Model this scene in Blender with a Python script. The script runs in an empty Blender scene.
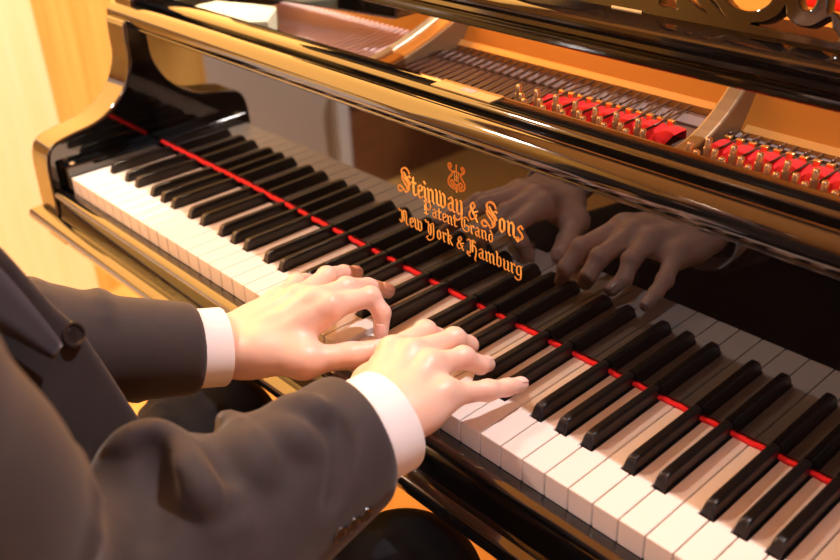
import bpy, bmesh, math, random
import numpy as np
from mathutils import Vector, Matrix
random.seed(5)
scene = bpy.context.scene
COL = scene.collection
P = 0.0235            # pitch of the white keys
YF = 0.1433           # plane of the fallboard
FLOOR = -0.73         # key tops are z = 0

# ------------------------------------------------------------------ materials
MATS = {}
def mat(name, col, rough=.5, metal=0.0, spec=None, ior=None, coat=0.0, coat_rough=.05, sss=0.0, sheen=0.0,
        noise=None, bump=None, emis=None, two=None):
    m = bpy.data.materials.new(name); m.use_nodes = True
    nt = m.node_tree; b = nt.nodes['Principled BSDF']
    b.inputs['Base Color'].default_value = (*col, 1)
    b.inputs['Roughness'].default_value = rough
    b.inputs['Metallic'].default_value = metal
    if spec is not None: b.inputs['Specular IOR Level'].default_value = spec
    if ior is not None: b.inputs['IOR'].default_value = ior
    b.inputs['Coat Weight'].default_value = coat
    b.inputs['Coat Roughness'].default_value = coat_rough
    if sss:
        b.inputs['Subsurface Weight'].default_value = sss
        b.inputs['Subsurface Radius'].default_value = (.008, .003, .0015)
        b.inputs['Subsurface Scale'].default_value = 1.0
    if sheen:
        b.inputs['Sheen Weight'].default_value = sheen
        b.inputs['Sheen Roughness'].default_value = .45
    if emis:
        b.inputs['Emission Color'].default_value = (*emis[0], 1)
        b.inputs['Emission Strength'].default_value = emis[1]
    tc = nt.nodes.new('ShaderNodeTexCoord')
    if noise:                       # (scale, colour 2, (sx, sy, sz), detail)
        mp = nt.nodes.new('ShaderNodeMapping'); mp.inputs['Scale'].default_value = noise[2]
        nt.links.new(tc.outputs['Object'], mp.inputs['Vector'])
        n = nt.nodes.new('ShaderNodeTexNoise'); n.inputs['Scale'].default_value = noise[0]
        n.inputs['Detail'].default_value = noise[3] if len(noise) > 3 else 4
        nt.links.new(mp.outputs['Vector'], n.inputs['Vector'])
        cr = nt.nodes.new('ShaderNodeValToRGB')
        cr.color_ramp.elements[0].position = .32; cr.color_ramp.elements[1].position = .68
        cr.color_ramp.elements[0].color = (*col, 1); cr.color_ramp.elements[1].color = (*noise[1], 1)
        nt.links.new(n.outputs['Fac'], cr.inputs['Fac'])
        nt.links.new(cr.outputs['Color'], b.inputs['Base Color'])
    if bump:                        # (scale, strength, distance)
        n2 = nt.nodes.new('ShaderNodeTexNoise'); n2.inputs['Scale'].default_value = bump[0]
        n2.inputs['Detail'].default_value = 4
        nt.links.new(tc.outputs['Object'], n2.inputs['Vector'])
        bp = nt.nodes.new('ShaderNodeBump'); bp.inputs['Strength'].default_value = bump[1]
        bp.inputs['Distance'].default_value = bump[2]
        nt.links.new(n2.outputs['Fac'], bp.inputs['Height'])
        nt.links.new(bp.outputs['Normal'], b.inputs['Normal'])
    MATS[name] = m
    return m

LACQ = mat('black_lacquer', (.004, .0038, .004), rough=.06, ior=1.95)
FALL = mat('polished_fallboard', (.004, .003, .003), rough=.025, ior=1.62)
BEAM = mat('music_desk_lacquer', (.006, .0045, .004), rough=.07, ior=1.62)
IVORY = mat('ivory_key', (.78, .71, .665), rough=.16, ior=1.5, noise=(9, (.82, .75, .70), (1, .3, 1), 3))
WOODKEY = mat('key_wood', (.50, .30, .15), rough=.5)
EBONY = mat('ebony_key', (.010, .009, .011), rough=.30, ior=1.5, bump=(120, .08, .001))
FELT = mat('red_felt', (.78, .012, .014), rough=.9)
GOLD = mat('gold_plate', (.66, .25, .032), rough=.42, metal=.15, bump=(60, .05, .002))
BRONZE = mat('pale_bronze', (.30, .20, .10), rough=.42, metal=.4)
BRASS = mat('brass', (.80, .55, .20), rough=.28, metal=.9)
NICKEL = mat('nickel_pin', (.82, .58, .36), rough=.25, metal=.8)
INLAY = mat('gold_inlay', (.92, .47, .10), rough=.35, metal=.25, emis=((1, .48, .1), .10))  # slight emission stands in for light caught by the gold
STEEL = mat('string_steel', (.12, .075, .06), rough=.35, metal=.8)
COPPER = mat('string_copper', (.80, .62, .60), rough=.4, metal=.2)
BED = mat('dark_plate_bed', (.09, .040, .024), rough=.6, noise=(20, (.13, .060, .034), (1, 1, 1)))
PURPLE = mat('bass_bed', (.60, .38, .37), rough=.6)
GREYFELT = mat('grey_felt', (.20, .15, .14), rough=.9)
PALE = mat('pale_lining', (.62, .68, .52), rough=.6)
WALLWOOD = mat('wall_wood_panel', (.80, .42, .085), rough=.45, noise=(3.0, (.90, .55, .15), (1, 14, .6), 5))
FLOORW = mat('floor_wood', (.80, .42, .11), rough=.4, noise=(2.5, (.88, .52, .16), (1, 10, 1), 5))
PLASTER = mat('warm_plaster', (.62, .44, .28), rough=.8, noise=(4, (.66, .48, .31), (1, 1, 1)))
GREYWALL = mat('grey_beige_panel', (.62, .52, .46), rough=.7, noise=(4, (.66, .55, .48), (1, 1, 1)))
WHITEP = mat('white_paint', (.85, .84, .86), rough=.5)
BROWNP = mat('brown_panel', (.20, .075, .025), rough=.5, noise=(4, (.26, .10, .035), (1, 1, 8)))
SKIN = mat('skin', (.86, .56, .44), rough=.42, sss=.22, bump=(260, .10, .0006))
NAIL = mat('nail', (.92, .62, .55), rough=.22)
JACK = mat('jacket_wool', (.034, .027, .029), rough=.8, sheen=.2, noise=(60, (.041, .032, .033), (1, 1, 1), 6), bump=(900, .15, .0006))
LAPEL = mat('lapel_satin', (.042, .045, .068), rough=.55, sheen=.2)
TROUS = mat('trouser_wool', (.007, .007, .009), rough=.9, spec=.2, bump=(700, .12, .0005))
CUFF = mat('white_cotton', (.90, .88, .90), rough=.7, bump=(900, .05, .0003))
BUTTON = mat('black_button', (.03, .024, .022), rough=.25, ior=1.6)
SHOE = mat('black_leather', (.01, .01, .01), rough=.25)
HAIR = mat('dark_hair', (.03, .018, .012), rough=.55, noise=(40, (.05, .03, .02), (1, 1, .2)))
EYEW = mat('eye_white', (.8, .8, .8), rough=.2)
CASTER = mat('leg_brass', (.6, .42, .16), rough=.3, metal=.9)
BENCHS = mat('bench_leather', (.02, .018, .018), rough=.4)

# skin redness from a vertex attribute
def skin_nodes():
    nt = SKIN.node_tree; b = nt.nodes['Principled BSDF']
    at = nt.nodes.new('ShaderNodeAttribute'); at.attribute_name = 'redness'
    tc = nt.nodes.new('ShaderNodeTexCoord')
    n = nt.nodes.new('ShaderNodeTexNoise'); n.inputs['Scale'].default_value = 55; n.inputs['Detail'].default_value = 3
    nt.links.new(tc.outputs['Object'], n.inputs['Vector'])
    ma = nt.nodes.new('ShaderNodeMath'); ma.operation = 'MULTIPLY_ADD'; ma.inputs[1].default_value = .35; ma.inputs[2].default_value = -.14
    nt.links.new(n.outputs['Fac'], ma.inputs[0])
    ad = nt.nodes.new('ShaderNodeMath'); ad.operation = 'ADD'; ad.use_clamp = True
    nt.links.new(ma.outputs[0], ad.inputs[0]); nt.links.new(at.outputs['Fac'], ad.inputs[1])
    mx = nt.nodes.new('ShaderNodeMix'); mx.data_type = 'RGBA'
    mx.inputs['A'].default_value = (.85, .575, .455, 1); mx.inputs['B'].default_value = (.87, .48, .43, 1)
    nt.links.new(ad.outputs[0], mx.inputs['Factor'])
    nt.links.new(mx.outputs['Result'], b.inputs['Base Color'])
skin_nodes()

# ------------------------------------------------------------------ object helpers
def link(name, me, m, parent=None, smooth=False):
    o = bpy.data.objects.new(name, me); COL.objects.link(o)
    if m is not None: me.materials.append(m)
    if parent is not None: o.parent = parent
    if smooth:
        me.polygons.foreach_set('use_smooth', [True] * len(me.polygons))
    return o
def empty(name, loc):
    o = bpy.data.objects.new(name, None); COL.objects.link(o); o.location = loc; o.empty_display_size = .05
    return o
def tag(o, label=None, cat=None, group=None, kind=None):
    if label: o['label'] = label
    if cat: o['category'] = cat
    if group: o['group'] = group
    if kind: o['kind'] = kind
    return o
def from_bm(name, bm, m, parent=None, smooth=False, bevel=0, seg=2, ang=35, auto=None):
    bmesh.ops.recalc_face_normals(bm, faces=bm.faces)
    me = bpy.data.meshes.new(name); bm.to_mesh(me); bm.free()
    o = link(name, me, m, parent, smooth or auto is not None)
    if bevel:
        md = o.modifiers.new('bevel', 'BEVEL'); md.width = bevel; md.segments = seg
        md.limit_method = 'ANGLE'; md.angle_limit = math.radians(ang); md.harden_normals = False
    return o
def bm_box(bm, x0, x1, y0, y1, z0, z1, M=None):
    vs = [bm.verts.new(v) for v in ((x0,y0,z0),(x1,y0,z0),(x1,y1,z0),(x0,y1,z0),(x0,y0,z1),(x1,y0,z1),(x1,y1,z1),(x0,y1,z1))]
    for f in ((0,3,2,1),(4,5,6,7),(0,1,5,4),(1,2,6,5),(2,3,7,6),(3,0,4,7)): bm.faces.new([vs[i] for i in f])
    if M is not None:
        for v in vs: v.co = M @ v.co
    return vs
def box(name, b, m, parent=None, bevel=0, seg=2):
    bm = bmesh.new(); bm_box(bm, *b)
    return from_bm(name, bm, m, parent, bevel=bevel, seg=seg)
def bm_prism(bm, poly, axis, a, b):
    """poly: 2-D points; extruded along axis from a to b.  axis x: (y,z); y: (x,z); z: (x,y)"""
    def mk(p, t):
        return {'x': (t, p[0], p[1]), 'y': (p[0], t, p[1]), 'z': (p[0], p[1], t)}[axis]
    lo = [bm.verts.new(mk(p, a)) for p in poly]; hi = [bm.verts.new(mk(p, b)) for p in poly]
    n = len(poly)
    for i in range(n): bm.faces.new((lo[i], lo[(i+1) % n], hi[(i+1) % n], hi[i]))
    bm.faces.new(lo[::-1]); bm.faces.new(hi)
def prism(name, poly, axis, a, b, m, parent=None, bevel=0, seg=2, smooth_ang=None):
    bm = bmesh.new(); bm_prism(bm, poly, axis, a, b)
    o = from_bm(name, bm, m, parent, bevel=bevel, seg=seg)
    if smooth_ang: shade_auto(o, smooth_ang)
    return o
def shade_auto(o, ang):
    me = o.data
    bm = bmesh.new(); bm.from_mesh(me)
    for f in bm.faces: f.smooth = True
    for e in bm.edges:
        if len(e.link_faces) == 2: e.smooth = e.calc_face_angle(0) < math.radians(ang)
    bm.to_mesh(me); bm.free()
def spline(pts, n=8, closed=False):
    """Catmull-Rom through 2-D/3-D points"""
    pts = [np.array(p, float) for p in pts]; out = []
    N = len(pts); rng = range(N if closed else N-1)
    for i in rng:
        if closed: p0, p1, p2, p3 = pts[i-1], pts[i], pts[(i+1) % N], pts[(i+2) % N]
        else: p0, p1, p2, p3 = pts[max(i-1,0)], pts[i], pts[i+1], pts[min(i+2,N-1)]
        for k in range(n):
            t = k/n
            out.append(.5*((2*p1)+(-p0+p2)*t+(2*p0-5*p1+4*p2-p3)*t*t+(-p0+3*p1-3*p2+p3)*t**3))
    if not closed: out.append(pts[-1])
    return out
def tube(bm, path, r, n=10, cap=True):
    path = [Vector(p) for p in path]; rings = []
    for i, p in enumerate(path):
        d = (path[min(i+1, len(path)-1)] - path[max(i-1, 0)]).normalized()
        a = d.orthogonal().normalized() if i == 0 else (prev - d*prev.dot(d)).normalized()
        prev = a; b = d.cross(a)
        rr = r[i] if hasattr(r, '__len__') else r
        rings.append([bm.verts.new(p + a*math.cos(2*math.pi*k/n)*rr + b*math.sin(2*math.pi*k/n)*rr) for k in range(n)])
    for i in range(len(rings)-1):
        for k in range(n): bm.faces.new((rings[i][k], rings[i][(k+1) % n], rings[i+1][(k+1) % n], rings[i+1][k]))
    if cap: bm.faces.new(rings[0][::-1]); bm.faces.new(rings[-1])
def lathe(bm, prof, c, n=20):
    """prof: (r, z) pairs, about a vertical axis through c"""
    rings = []
    for r, z in prof:
        rings.append([bm.verts.new((c[0]+r*math.cos(2*math.pi*k/n), c[1]+r*math.sin(2*math.pi*k/n), c[2]+z)) for k in range(n)])
    for i in range(len(rings)-1):
        for k in range(n): bm.faces.new((rings[i][k], rings[i][(k+1) % n], rings[i+1][(k+1) % n], rings[i+1][k]))
    bm.faces.new(rings[0][::-1]); bm.faces.new(rings[-1])

# ------------------------------------------------------------------ signed-distance bodies -> one smooth mesh
class Field:
    def __init__(s, X, Y, Z):
        s.X, s.Y, s.Z = [np.asarray(a, np.float32) for a in (X, Y, Z)]
        s.F = np.full((len(X), len(Y), len(Z)), 0.5, np.float32)
    def sub(s, lo, hi):
        sl = []
        for A, l, h in zip((s.X, s.Y, s.Z), lo, hi):
            i = max(int(np.searchsorted(A, l))-1, 0); j = min(int(np.searchsorted(A, h))+1, len(A))
            sl.append(slice(i, max(j, i)))
        return tuple(sl)
    def put(s, lo, hi, fn, k, op='add'):
        sl = s.sub(np.array(lo)-k*1.5-.02, np.array(hi)+k*1.5+.02)
        x = s.X[sl[0]][:, None, None]; y = s.Y[sl[1]][None, :, None]; z = s.Z[sl[2]][None, None, :]
        if x.size*y.size*z.size == 0: return
        d = fn(x, y, z).astype(np.float32); f = s.F[sl]
        if op == 'add':
            h = np.clip(.5+.5*(f-d)/k, 0, 1); s.F[sl] = f*(1-h)+d*h-k*h*(1-h)
        else:
            h = np.clip(.5-.5*(f+d)/k, 0, 1); s.F[sl] = f*(1-h)-d*h+k*h*(1-h)
    def cone(s, a, b, ra, rb, k=.01, flat=None, op='add'):
        a = np.array(a, float); b = np.array(b, float); ba = b-a; L2 = max(ba.dot(ba), 1e-9)
        R = max(ra, rb)
        def fn(x, y, z):
            px, py, pz = x-a[0], y-a[1], z-a[2]
            h = np.clip((px*ba[0]+py*ba[1]+pz*ba[2])/L2, 0, 1)
            dx, dy, dz = px-h*ba[0], py-h*ba[1], pz-h*ba[2]
            if flat is not None:
                n = flat[0]; q = (dx*n[0]+dy*n[1]+dz*n[2])*(flat[1]-1)
                dx, dy, dz = dx+q*n[0], dy+q*n[1], dz+q*n[2]
            return np.sqrt(dx*dx+dy*dy+dz*dz)-(ra+(rb-ra)*h)
        s.put(np.minimum(a, b)-R, np.maximum(a, b)+R, fn, k, op)
    def chain(s, pts, rs, k=.01, flat=None):
        for i in range(len(pts)-1): s.cone(pts[i], pts[i+1], rs[i], rs[i+1], k, flat)
    def ell(s, c, r, k=.01, M=None, op='add'):
        c = np.array(c, float); r = np.array(r, float); M = np.eye(3) if M is None else np.array(M, float); R = r.max()
        def fn(x, y, z):
            p = (x-c[0], y-c[1], z-c[2])
            q = [(M[0][i]*p[0]+M[1][i]*p[1]+M[2][i]*p[2])/r[i] for i in range(3)]
            l = np.sqrt(q[0]**2+q[1]**2+q[2]**2)
            return (l-1)*r.min()*1.0
        s.put(c-R, c+R, fn, k, op)
    def mesh(s, name):
        F = s.F; nx, ny, nz = F.shape; inside = F < 0
        c = inside[:-1,:-1,:-1].astype(np.uint8)
        for dx in (0,1):
            for dy in (0,1):
                for dz in (0,1):
                    if dx+dy+dz: c = c+inside[dx:nx-1+dx, dy:ny-1+dy, dz:nz-1+dz]
        act = (c > 0) & (c < 8); I, J, K = np.nonzero(act)
        idx = np.full(act.shape, -1, np.int32); idx[I, J, K] = np.arange(len(I))
        acc = np.zeros((len(I), 3)); cnt = np.zeros(len(I))
        G = (s.X, s.Y, s.Z); base = (I, J, K)
        for ax in range(3):
            o1, o2 = [a for a in range(3) if a != ax]
            for u in (0,1):
                for v in (0,1):
                    p = [I.copy(), J.copy(), K.copy()]; p[o1] = p[o1]+u; p[o2] = p[o2]+v
                    q = [a.copy() for a in p]; q[ax] = q[ax]+1
                    f0 = F[p[0], p[1], p[2]].astype(float); f1 = F[q[0], q[1], q[2]].astype(float)
                    m = (f0 < 0) != (f1 < 0); t = np.where(m, f0/np.where(m, f0-f1, 1), 0)
                    for a in range(3):
                        w = G[a][p[a]]+(t*(G[a][q[a]]-G[a][p[a]]) if a == ax else 0)
                        acc[:, a] += np.where(m, w, 0)
                    cnt += m
        V = acc/cnt[:, None]; quads = []
        for ax in range(3):
            o1, o2 = [(1,2),(2,0),(0,1)][ax]
            sl0 = [slice(None)]*3; sl1 = [slice(None)]*3; sl0[ax] = slice(0,-1); sl1[ax] = slice(1,None)
            A = inside[tuple(sl0)]; B = inside[tuple(sl1)]
            pts = np.nonzero(A != B); pts = [np.array(a) for a in pts]
            ok = (pts[o1] > 0) & (pts[o2] > 0) & (pts[o1] < (nx,ny,nz)[o1]-1) & (pts[o2] < (nx,ny,nz)[o2]-1)
            pts = [a[ok] for a in pts]; ina = A[pts[0], pts[1], pts[2]]
            q = []
            for u, v in ((-1,-1),(0,-1),(0,0),(-1,0)):
                r = [a.copy() for a in pts]; r[o1] = r[o1]+u; r[o2] = r[o2]+v
                q.append(idx[r[0], r[1], r[2]])
            q = np.stack(q, 1); q[~ina] = q[~ina][:, ::-1]; quads.append(q)
        Q = np.concatenate(quads); Q = Q[(Q >= 0).all(1)]
        me = bpy.data.meshes.new(name)
        me.vertices.add(len(V)); me.vertices.foreach_set('co', V.astype(np.float32).ravel())
        me.loops.add(Q.size); me.loops.foreach_set('vertex_index', Q.astype(np.int32).ravel())
        me.polygons.add(len(Q)); me.polygons.foreach_set('loop_start', np.arange(0, Q.size, 4, dtype=np.int32))
        me.update(calc_edges=True); me.validate()
        me.polygons.foreach_set('use_smooth', [True]*len(me.polygons))
        return me, V
def axis(*segs):
    out = []
    for a, b, h in segs: out.append(np.arange(a, b-h*.25, h))
    out.append([segs[-1][1]]); return np.concatenate(out)

# ================================================================== THE PIANO
W = 52*P
piano = empty('grand_piano', (0, 0, 0))
tag(piano, 'glossy black antique grand piano with gold lettering on its fallboard', 'piano')

# --- cheek arms: S-curved profile in (y, z)
arm_front = [(.128,.183),(.1265,.155),(.1255,.130),(.119,.110),(.106,.089),(.083,.069),(.058,.0575),(.022,.0510),(-.003,.0445),(-.0150,.033),(-.0200,.012),(-.0215,-.018),(-.0225,-.062)]
arm_poly = [tuple(p) for p in spline(arm_front, 5)] + [(-.0225,-.105),(.36,-.105),(.36,.183)]
for xa, xb in ((-.076,-.0215), (W+.0215, W+.076)):
    prism('cheek_arm', arm_poly, 'x', xa, xb, LACQ, piano, bevel=.006, seg=4, smooth_ang=25)
for xa, xb in ((-.0212,-.0015), (W+.0015, W+.0212)):
    kb = prism('key_block', [(-.003,-.020),(-.003,.0125),(0.0,.0145),(.1425,.0115),(.1425,-.020)], 'x', xa, xb, LACQ, piano, bevel=.0015)
    bm = bmesh.new(); lathe(bm, [(.0001,0),(.0042,0),(.0042,.0012),(.0030,.0022),(.0001,.0024)], ((xa+xb)/2, .010, .0143), 14)
    tag(from_bm('key_block_screw', bm, NICKEL, kb, auto=1), 'small nickel screw')

# --- keybed, slip
prism('keybed', [(-.024,-.068),(.30,-.068),(.30,-.128),(-.004,-.128),(-.010,-.098),(-.024,-.094)], 'x', -.076, W+.076, LACQ, piano, bevel=.003)
led = [(-.012,-.0615),(-.034,-.0625),(-.0385,-.0655),(-.0395,-.071),(-.0375,-.077),(-.030,-.081),(-.012,-.082)]
prism('keybed_moulding', led, 'x', -.088, W+.088, LACQ, piano, smooth_ang=50)
slip = [(-.0008,-.062),(-.0008,-.0232),(-.0030,-.0218),(-.0085,-.0210),(-.0150,-.0212),(-.0190,-.0228),(-.0205,-.0265),(-.0200,-.0300),(-.0185,-.033),(-.0185,-.056),(-.020,-.062)]
prism('key_slip', slip, 'x', -.0215, W+.0215, LACQ, piano, smooth_ang=50)

# --- fallboard with its moulded lip
fb = prism('fallboard', [(YF,-.012),(YF,.176),(YF+.018,.176),(YF+.018,-.012)], 'x', -.0214, W+.0214, FALL, piano)
def ellipse(cy, cz, ry, rz, n=28): return [(cy+ry*math.cos(2*math.pi*i/n), cz+rz*math.sin(2*math.pi*i/n)) for i in range(n)]
lip = [(.1395,.1735),(.1360,.1775),(.1345,.1835),(.1360,.1905),(.1405,.1965),(.1470,.1995),(.1540,.1990),(.1600,.1955),(.1630,.190),(.1630,.1735)]
prism('fallboard_moulding', [tuple(p) for p in spline(lip[:9], 4)]+[(.1630,.1735)], 'x', -.082, W+.082, LACQ, fb, smooth_ang=60)
prism('moulding_bead', ellipse(.1412,.1722,.0022,.0022,12), 'x', -.0213, W+.0213, LACQ, fb, smooth_ang=60)
# the red felt strip over the back of the keys (tucked under the fallboard)
felt = bmesh.new(); prev = None
for i in range(int(W/.004)+1):
    x = -.0005+i*.004; t = min(max((.62-x)/.40, 0), 1); wv = .0003*math.sin(i*1.7)+.0003*math.sin(i*.61)
    zt = .0046+.0090*t+wv
    zb = max(.0006, zt-.0046)
    r = [felt.verts.new(v) for v in ((x,.1400+wv,zb),(x,.1397+wv,zt-.0012),(x,.1408+wv,zt),(x,.1431,zt),(x,.1431,zb))]
    if prev:
        for k in range(5): felt.faces.new((prev[k], prev[(k+1) % 5], r[(k+1) % 5], r[k]))
    prev = r
tag(from_bm('key_felt_strip', felt, FELT, piano, smooth=True), 'thin red felt strip above the keys')

# --- keys
names = ['A','B','C','D','E','F','G']
OFF = {'C': -.0025, 'D': .0025, 'F': -.0032, 'G': 0.0, 'A': .0032}
sharp_at = {}
for i in range(51):
    n = names[i % 7]
    if n in OFF: sharp_at[i+1] = (i+1)*P+OFF[n]
G_ = .00050           # half the gap between two white keys
SF = .0478            # front of the sharps
PRESSED = {25: .0055, 27: .0}
def white_key(i):
    x0, x1 = i*P+G_, (i+1)*P-G_
    l = sharp_at[i]+.0066 if i in sharp_at else x0
    r = sharp_at[i+1]-.0066 if (i+1) in sharp_at else x1
    poly = [(x0,0),(x1,0)]
    poly += [(x1,SF-.0015),(r,SF-.0015),(r,.142)] if (i+1) in sharp_at else [(x1,.142)]
    poly += [(l,.142),(l,SF-.0015),(x0,SF-.0015)] if i in sharp_at else [(x0,.142)]
    z = -PRESSED.get(i, 0)
    bm = bmesh.new(); bm_prism(bm, poly, 'z', -.0235+z, z)
    for v in bm.verts:
        if z and v.co.y > .1: v.co.z -= z*.75
    o = from_bm('white_key', bm, IVORY, piano, bevel=.0009, seg=3)
    return o
for i in range(52): white_key(i)
for j, xc in sorted(sharp_at.items()):
    bm = bmesh.new()
    hb, ht = .0056, .0043
    yb = .1430
    # (y, half width, z) rings: sloping rounded nose, slightly domed top
    lo = [(SF-.0006,-.008),(SF-.0006,.0005)]
    prof = [(SF-.0006, hb, -.012),(SF-.0006, hb, .0004)]
    v = {}
    def ring(y, z0, z1, wb, wt):
        return [bm.verts.new(p) for p in ((xc-wb,y,z0),(xc+wb,y,z0),(xc+wt,y,z1-.0012),(xc+wt*.62,y,z1),(xc-wt*.62,y,z1),(xc-wt,y,z1-.0012))]
    rs = [ring(SF-.0006,-.012,.0016,hb,hb*.97), ring(SF+.0022,-.012,.0095,hb,ht+.0002), ring(SF+.0045,-.012,.0119,hb,ht), ring(SF+.012,-.012,.0125,hb,ht), ring(yb,-.012,.0118,hb,ht)]
    for a, b in zip(rs[:-1], rs[1:]):
        for k in range(6): bm.faces.new((a[k], a[(k+1) % 6], b[(k+1) % 6], b[k]))
    bm.faces.new(rs[0][::-1]); bm.faces.new(rs[-1])
    from_bm('black_key', bm, EBONY, piano, bevel=.0008, seg=2, ang=25)

# --- blackletter inscription, drawn with a broad nib on the fallboard
def hull(pts):
    pts = sorted(set((round(a,7), round(b,7)) for a, b in pts))
    def half(ps):
        h = []
        for p in ps:
            while len(h) > 1 and (h[-1][0]-h[-2][0])*(p[1]-h[-2][1])-(h[-1][1]-h[-2][1])*(p[0]-h[-2][0]) <= 0: h.pop()
            h.append(p)
        return h
    a, b = half(pts), half(pts[::-1]); return a[:-1]+b[:-1]
S_cap = (1.45, [[(1.22,1.50),(1.05,1.72),(.75,1.80),(.42,1.66),(.34,1.35),(.55,1.08),(.95,.80),(1.12,.50),(1.02,.16),(.72,-.02)],
                [(.42,1.20),(.35,.98),(.50,.78),(.86,.48),(.92,.24)], [(.60,1.42),(.88,1.10),(1.15,.92),(1.28,.70)],
                [(.72,-.02),(.45,.18),(.15,.34),(-.10,.24),(-.14,.02),(.06,-.10),(.30,-.02)], [(1.05,1.20),(1.22,1.32),(1.30,1.22)]])
def dia(x, y): return [(x-.10,y+.02),(x+.06,y-.10)]
def stem(x, y0=0, y1=1.0): return [(x-.11,y1-.03),(x,y1-.16),(x,y0+.14),(x+.13,y0+.02)]
GL = {
 'S': S_cap,
 't': (.62, [[(.20,1.34),(.20,.14),(.36,.02),(.52,.14)], [(.02,.96),(.48,.96)]]),
 'e': (.70, [[(.22,.90),(.16,.80),(.16,.18),(.34,.02),(.60,.18)], [(.22,.90),(.44,1.0),(.58,.82),(.56,.66)], [(.56,.68),(.18,.46)]]),
 'i': (.40, [stem(.17), dia(.18,1.34)]),
 'n': (.90, [stem(.17), stem(.63), [(.17,.80),(.42,1.0),(.56,.92)]]),
 'w': (1.30, [[(.05,1.12),(.17,.96),(.17,.16),(.34,.02)], [(.48,1.12),(.60,.94),(.60,.16),(.40,.02)], [(.60,.10),(.80,.0),(1.02,.14)], [(.82,1.05),(1.02,.92),(1.05,.20),(.84,.0)]]),
 'a': (.86, [[(.16,.84),(.36,1.0),(.56,.88),(.56,.14),(.74,.02)], [(.52,.60),(.20,.50),(.14,.20),(.32,.02),(.56,.18)]]),
 'y': (.90, [[(.06,.98),(.17,.86),(.17,.18),(.36,.02),(.58,.16)], [(.50,1.04),(.62,.90),(.62,-.10),(.40,-.36),(.10,-.50),(-.16,-.30)]]),
 '&': (1.10, [[(.30,.70),(.28,1.05),(.50,1.30),(.66,1.08),(.50,.84),(.20,.56),(.12,.24),(.30,.02),(.58,.14),(.82,.46)], [(.34,.86),(.62,.40),(.92,.0)], [(.70,.66),(.92,.76)]]),
 'o': (.84, [[(.34,.98),(.17,.82),(.17,.18),(.38,.02)], [(.34,.98),(.58,.86),(.60,.20),(.38,.02)]]),
 's': (.74, [[(.56,.84),(.40,1.0),(.18,.84),(.20,.66),(.52,.40),(.54,.18),(.32,.0),(.10,.14)], [(.10,.14),(.02,-.06),(.18,-.16)]]),
 'P': (1.15, [[(.04,1.44),(.30,1.26),(.30,.02)], [(.30,1.24),(.62,1.50),(.96,1.30),(.96,.86),(.66,.58),(.40,.70)], [(.04,.10),(.30,-.06),(.52,.06)], [(.10,1.0),(.10,.40)]]),
 'G': (1.30, [[(1.10,1.26),(.84,1.50),(.46,1.42),(.18,1.04),(.18,.48),(.44,.08),(.82,-.02),(1.10,.18),(1.10,.64)], [(.76,.70),(1.24,.62)], [(.54,1.22),(.54,.40)]]),
 'r': (.62, [stem(.17), [(.18,.80),(.38,1.0),(.54,.86)]]),
 'd': (.84, [[(.30,1.34),(.56,1.0),(.60,.70),(.58,.16),(.36,.02)], [(.50,.92),(.20,.80),(.16,.20),(.36,.02)]]),
 'N': (1.40, [[(-.12,1.40),(.08,1.26),(.24,1.34),(.34,1.12),(.34,.20),(.20,.04)], [(.34,1.12),(.66,1.42),(.96,1.24),(.96,.20),(1.20,.02)], [(.62,1.34),(.62,.30)], [(-.02,.24),(.2,.04)]]),
 'Y': (1.40, [[(-.12,1.44),(.10,1.28),(.30,1.36),(.34,1.0),(.34,.30),(.60,.06)], [(.34,.92),(.62,1.2),(.96,1.40),(1.02,1.1),(1.0,.0),(.70,-.40),(.28,-.56),(.0,-.34),(.22,-.2)], [(.66,1.10),(.66,.24)]]),
 'k': (.84, [stem(.17,0,1.50), [(.20,.72),(.46,1.0),(.60,.82),(.44,.60),(.22,.54)], [(.36,.54),(.56,.20),(.74,.02)]]),
 'H': (1.30, [[(.32,1.40),(.32,.24),(.12,.04),(-.10,.14),(-.04,-.16),(.26,-.24)], [(-.10,1.26),(.10,1.46),(.34,1.32),(.66,1.50),(.94,1.34)], [(.34,.76),(.68,1.0),(1.0,.80),(1.02,.14),(.88,-.30),(1.0,-.46)], [(.58,1.36),(.58,.30)]]),
 'm': (1.34, [stem(.17), stem(.60), stem(1.05), [(.17,.80),(.40,1.0),(.54,.92)], [(.60,.80),(.84,1.0),(.98,.92)]]),
 'b': (.86, [[(.06,1.46),(.17,1.34),(.17,.16),(.38,.02)], [(.17,.84),(.44,1.0),(.60,.82),(.60,.20),(.38,.02)]]),
 'u': (.90, [[(.06,.98),(.17,.86),(.17,.16),(.38,.02),(.56,.14)], stem(.63)]),
 'g': (.90, [[(.36,.98),(.17,.82),(.17,.24),(.36,.08),(.56,.20)], [(.36,.98),(.60,.90),(.62,-.16),(.42,-.42),(.14,-.44),(-.06,-.28)], [(.60,.92),(.78,1.04)]]),
}
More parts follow.
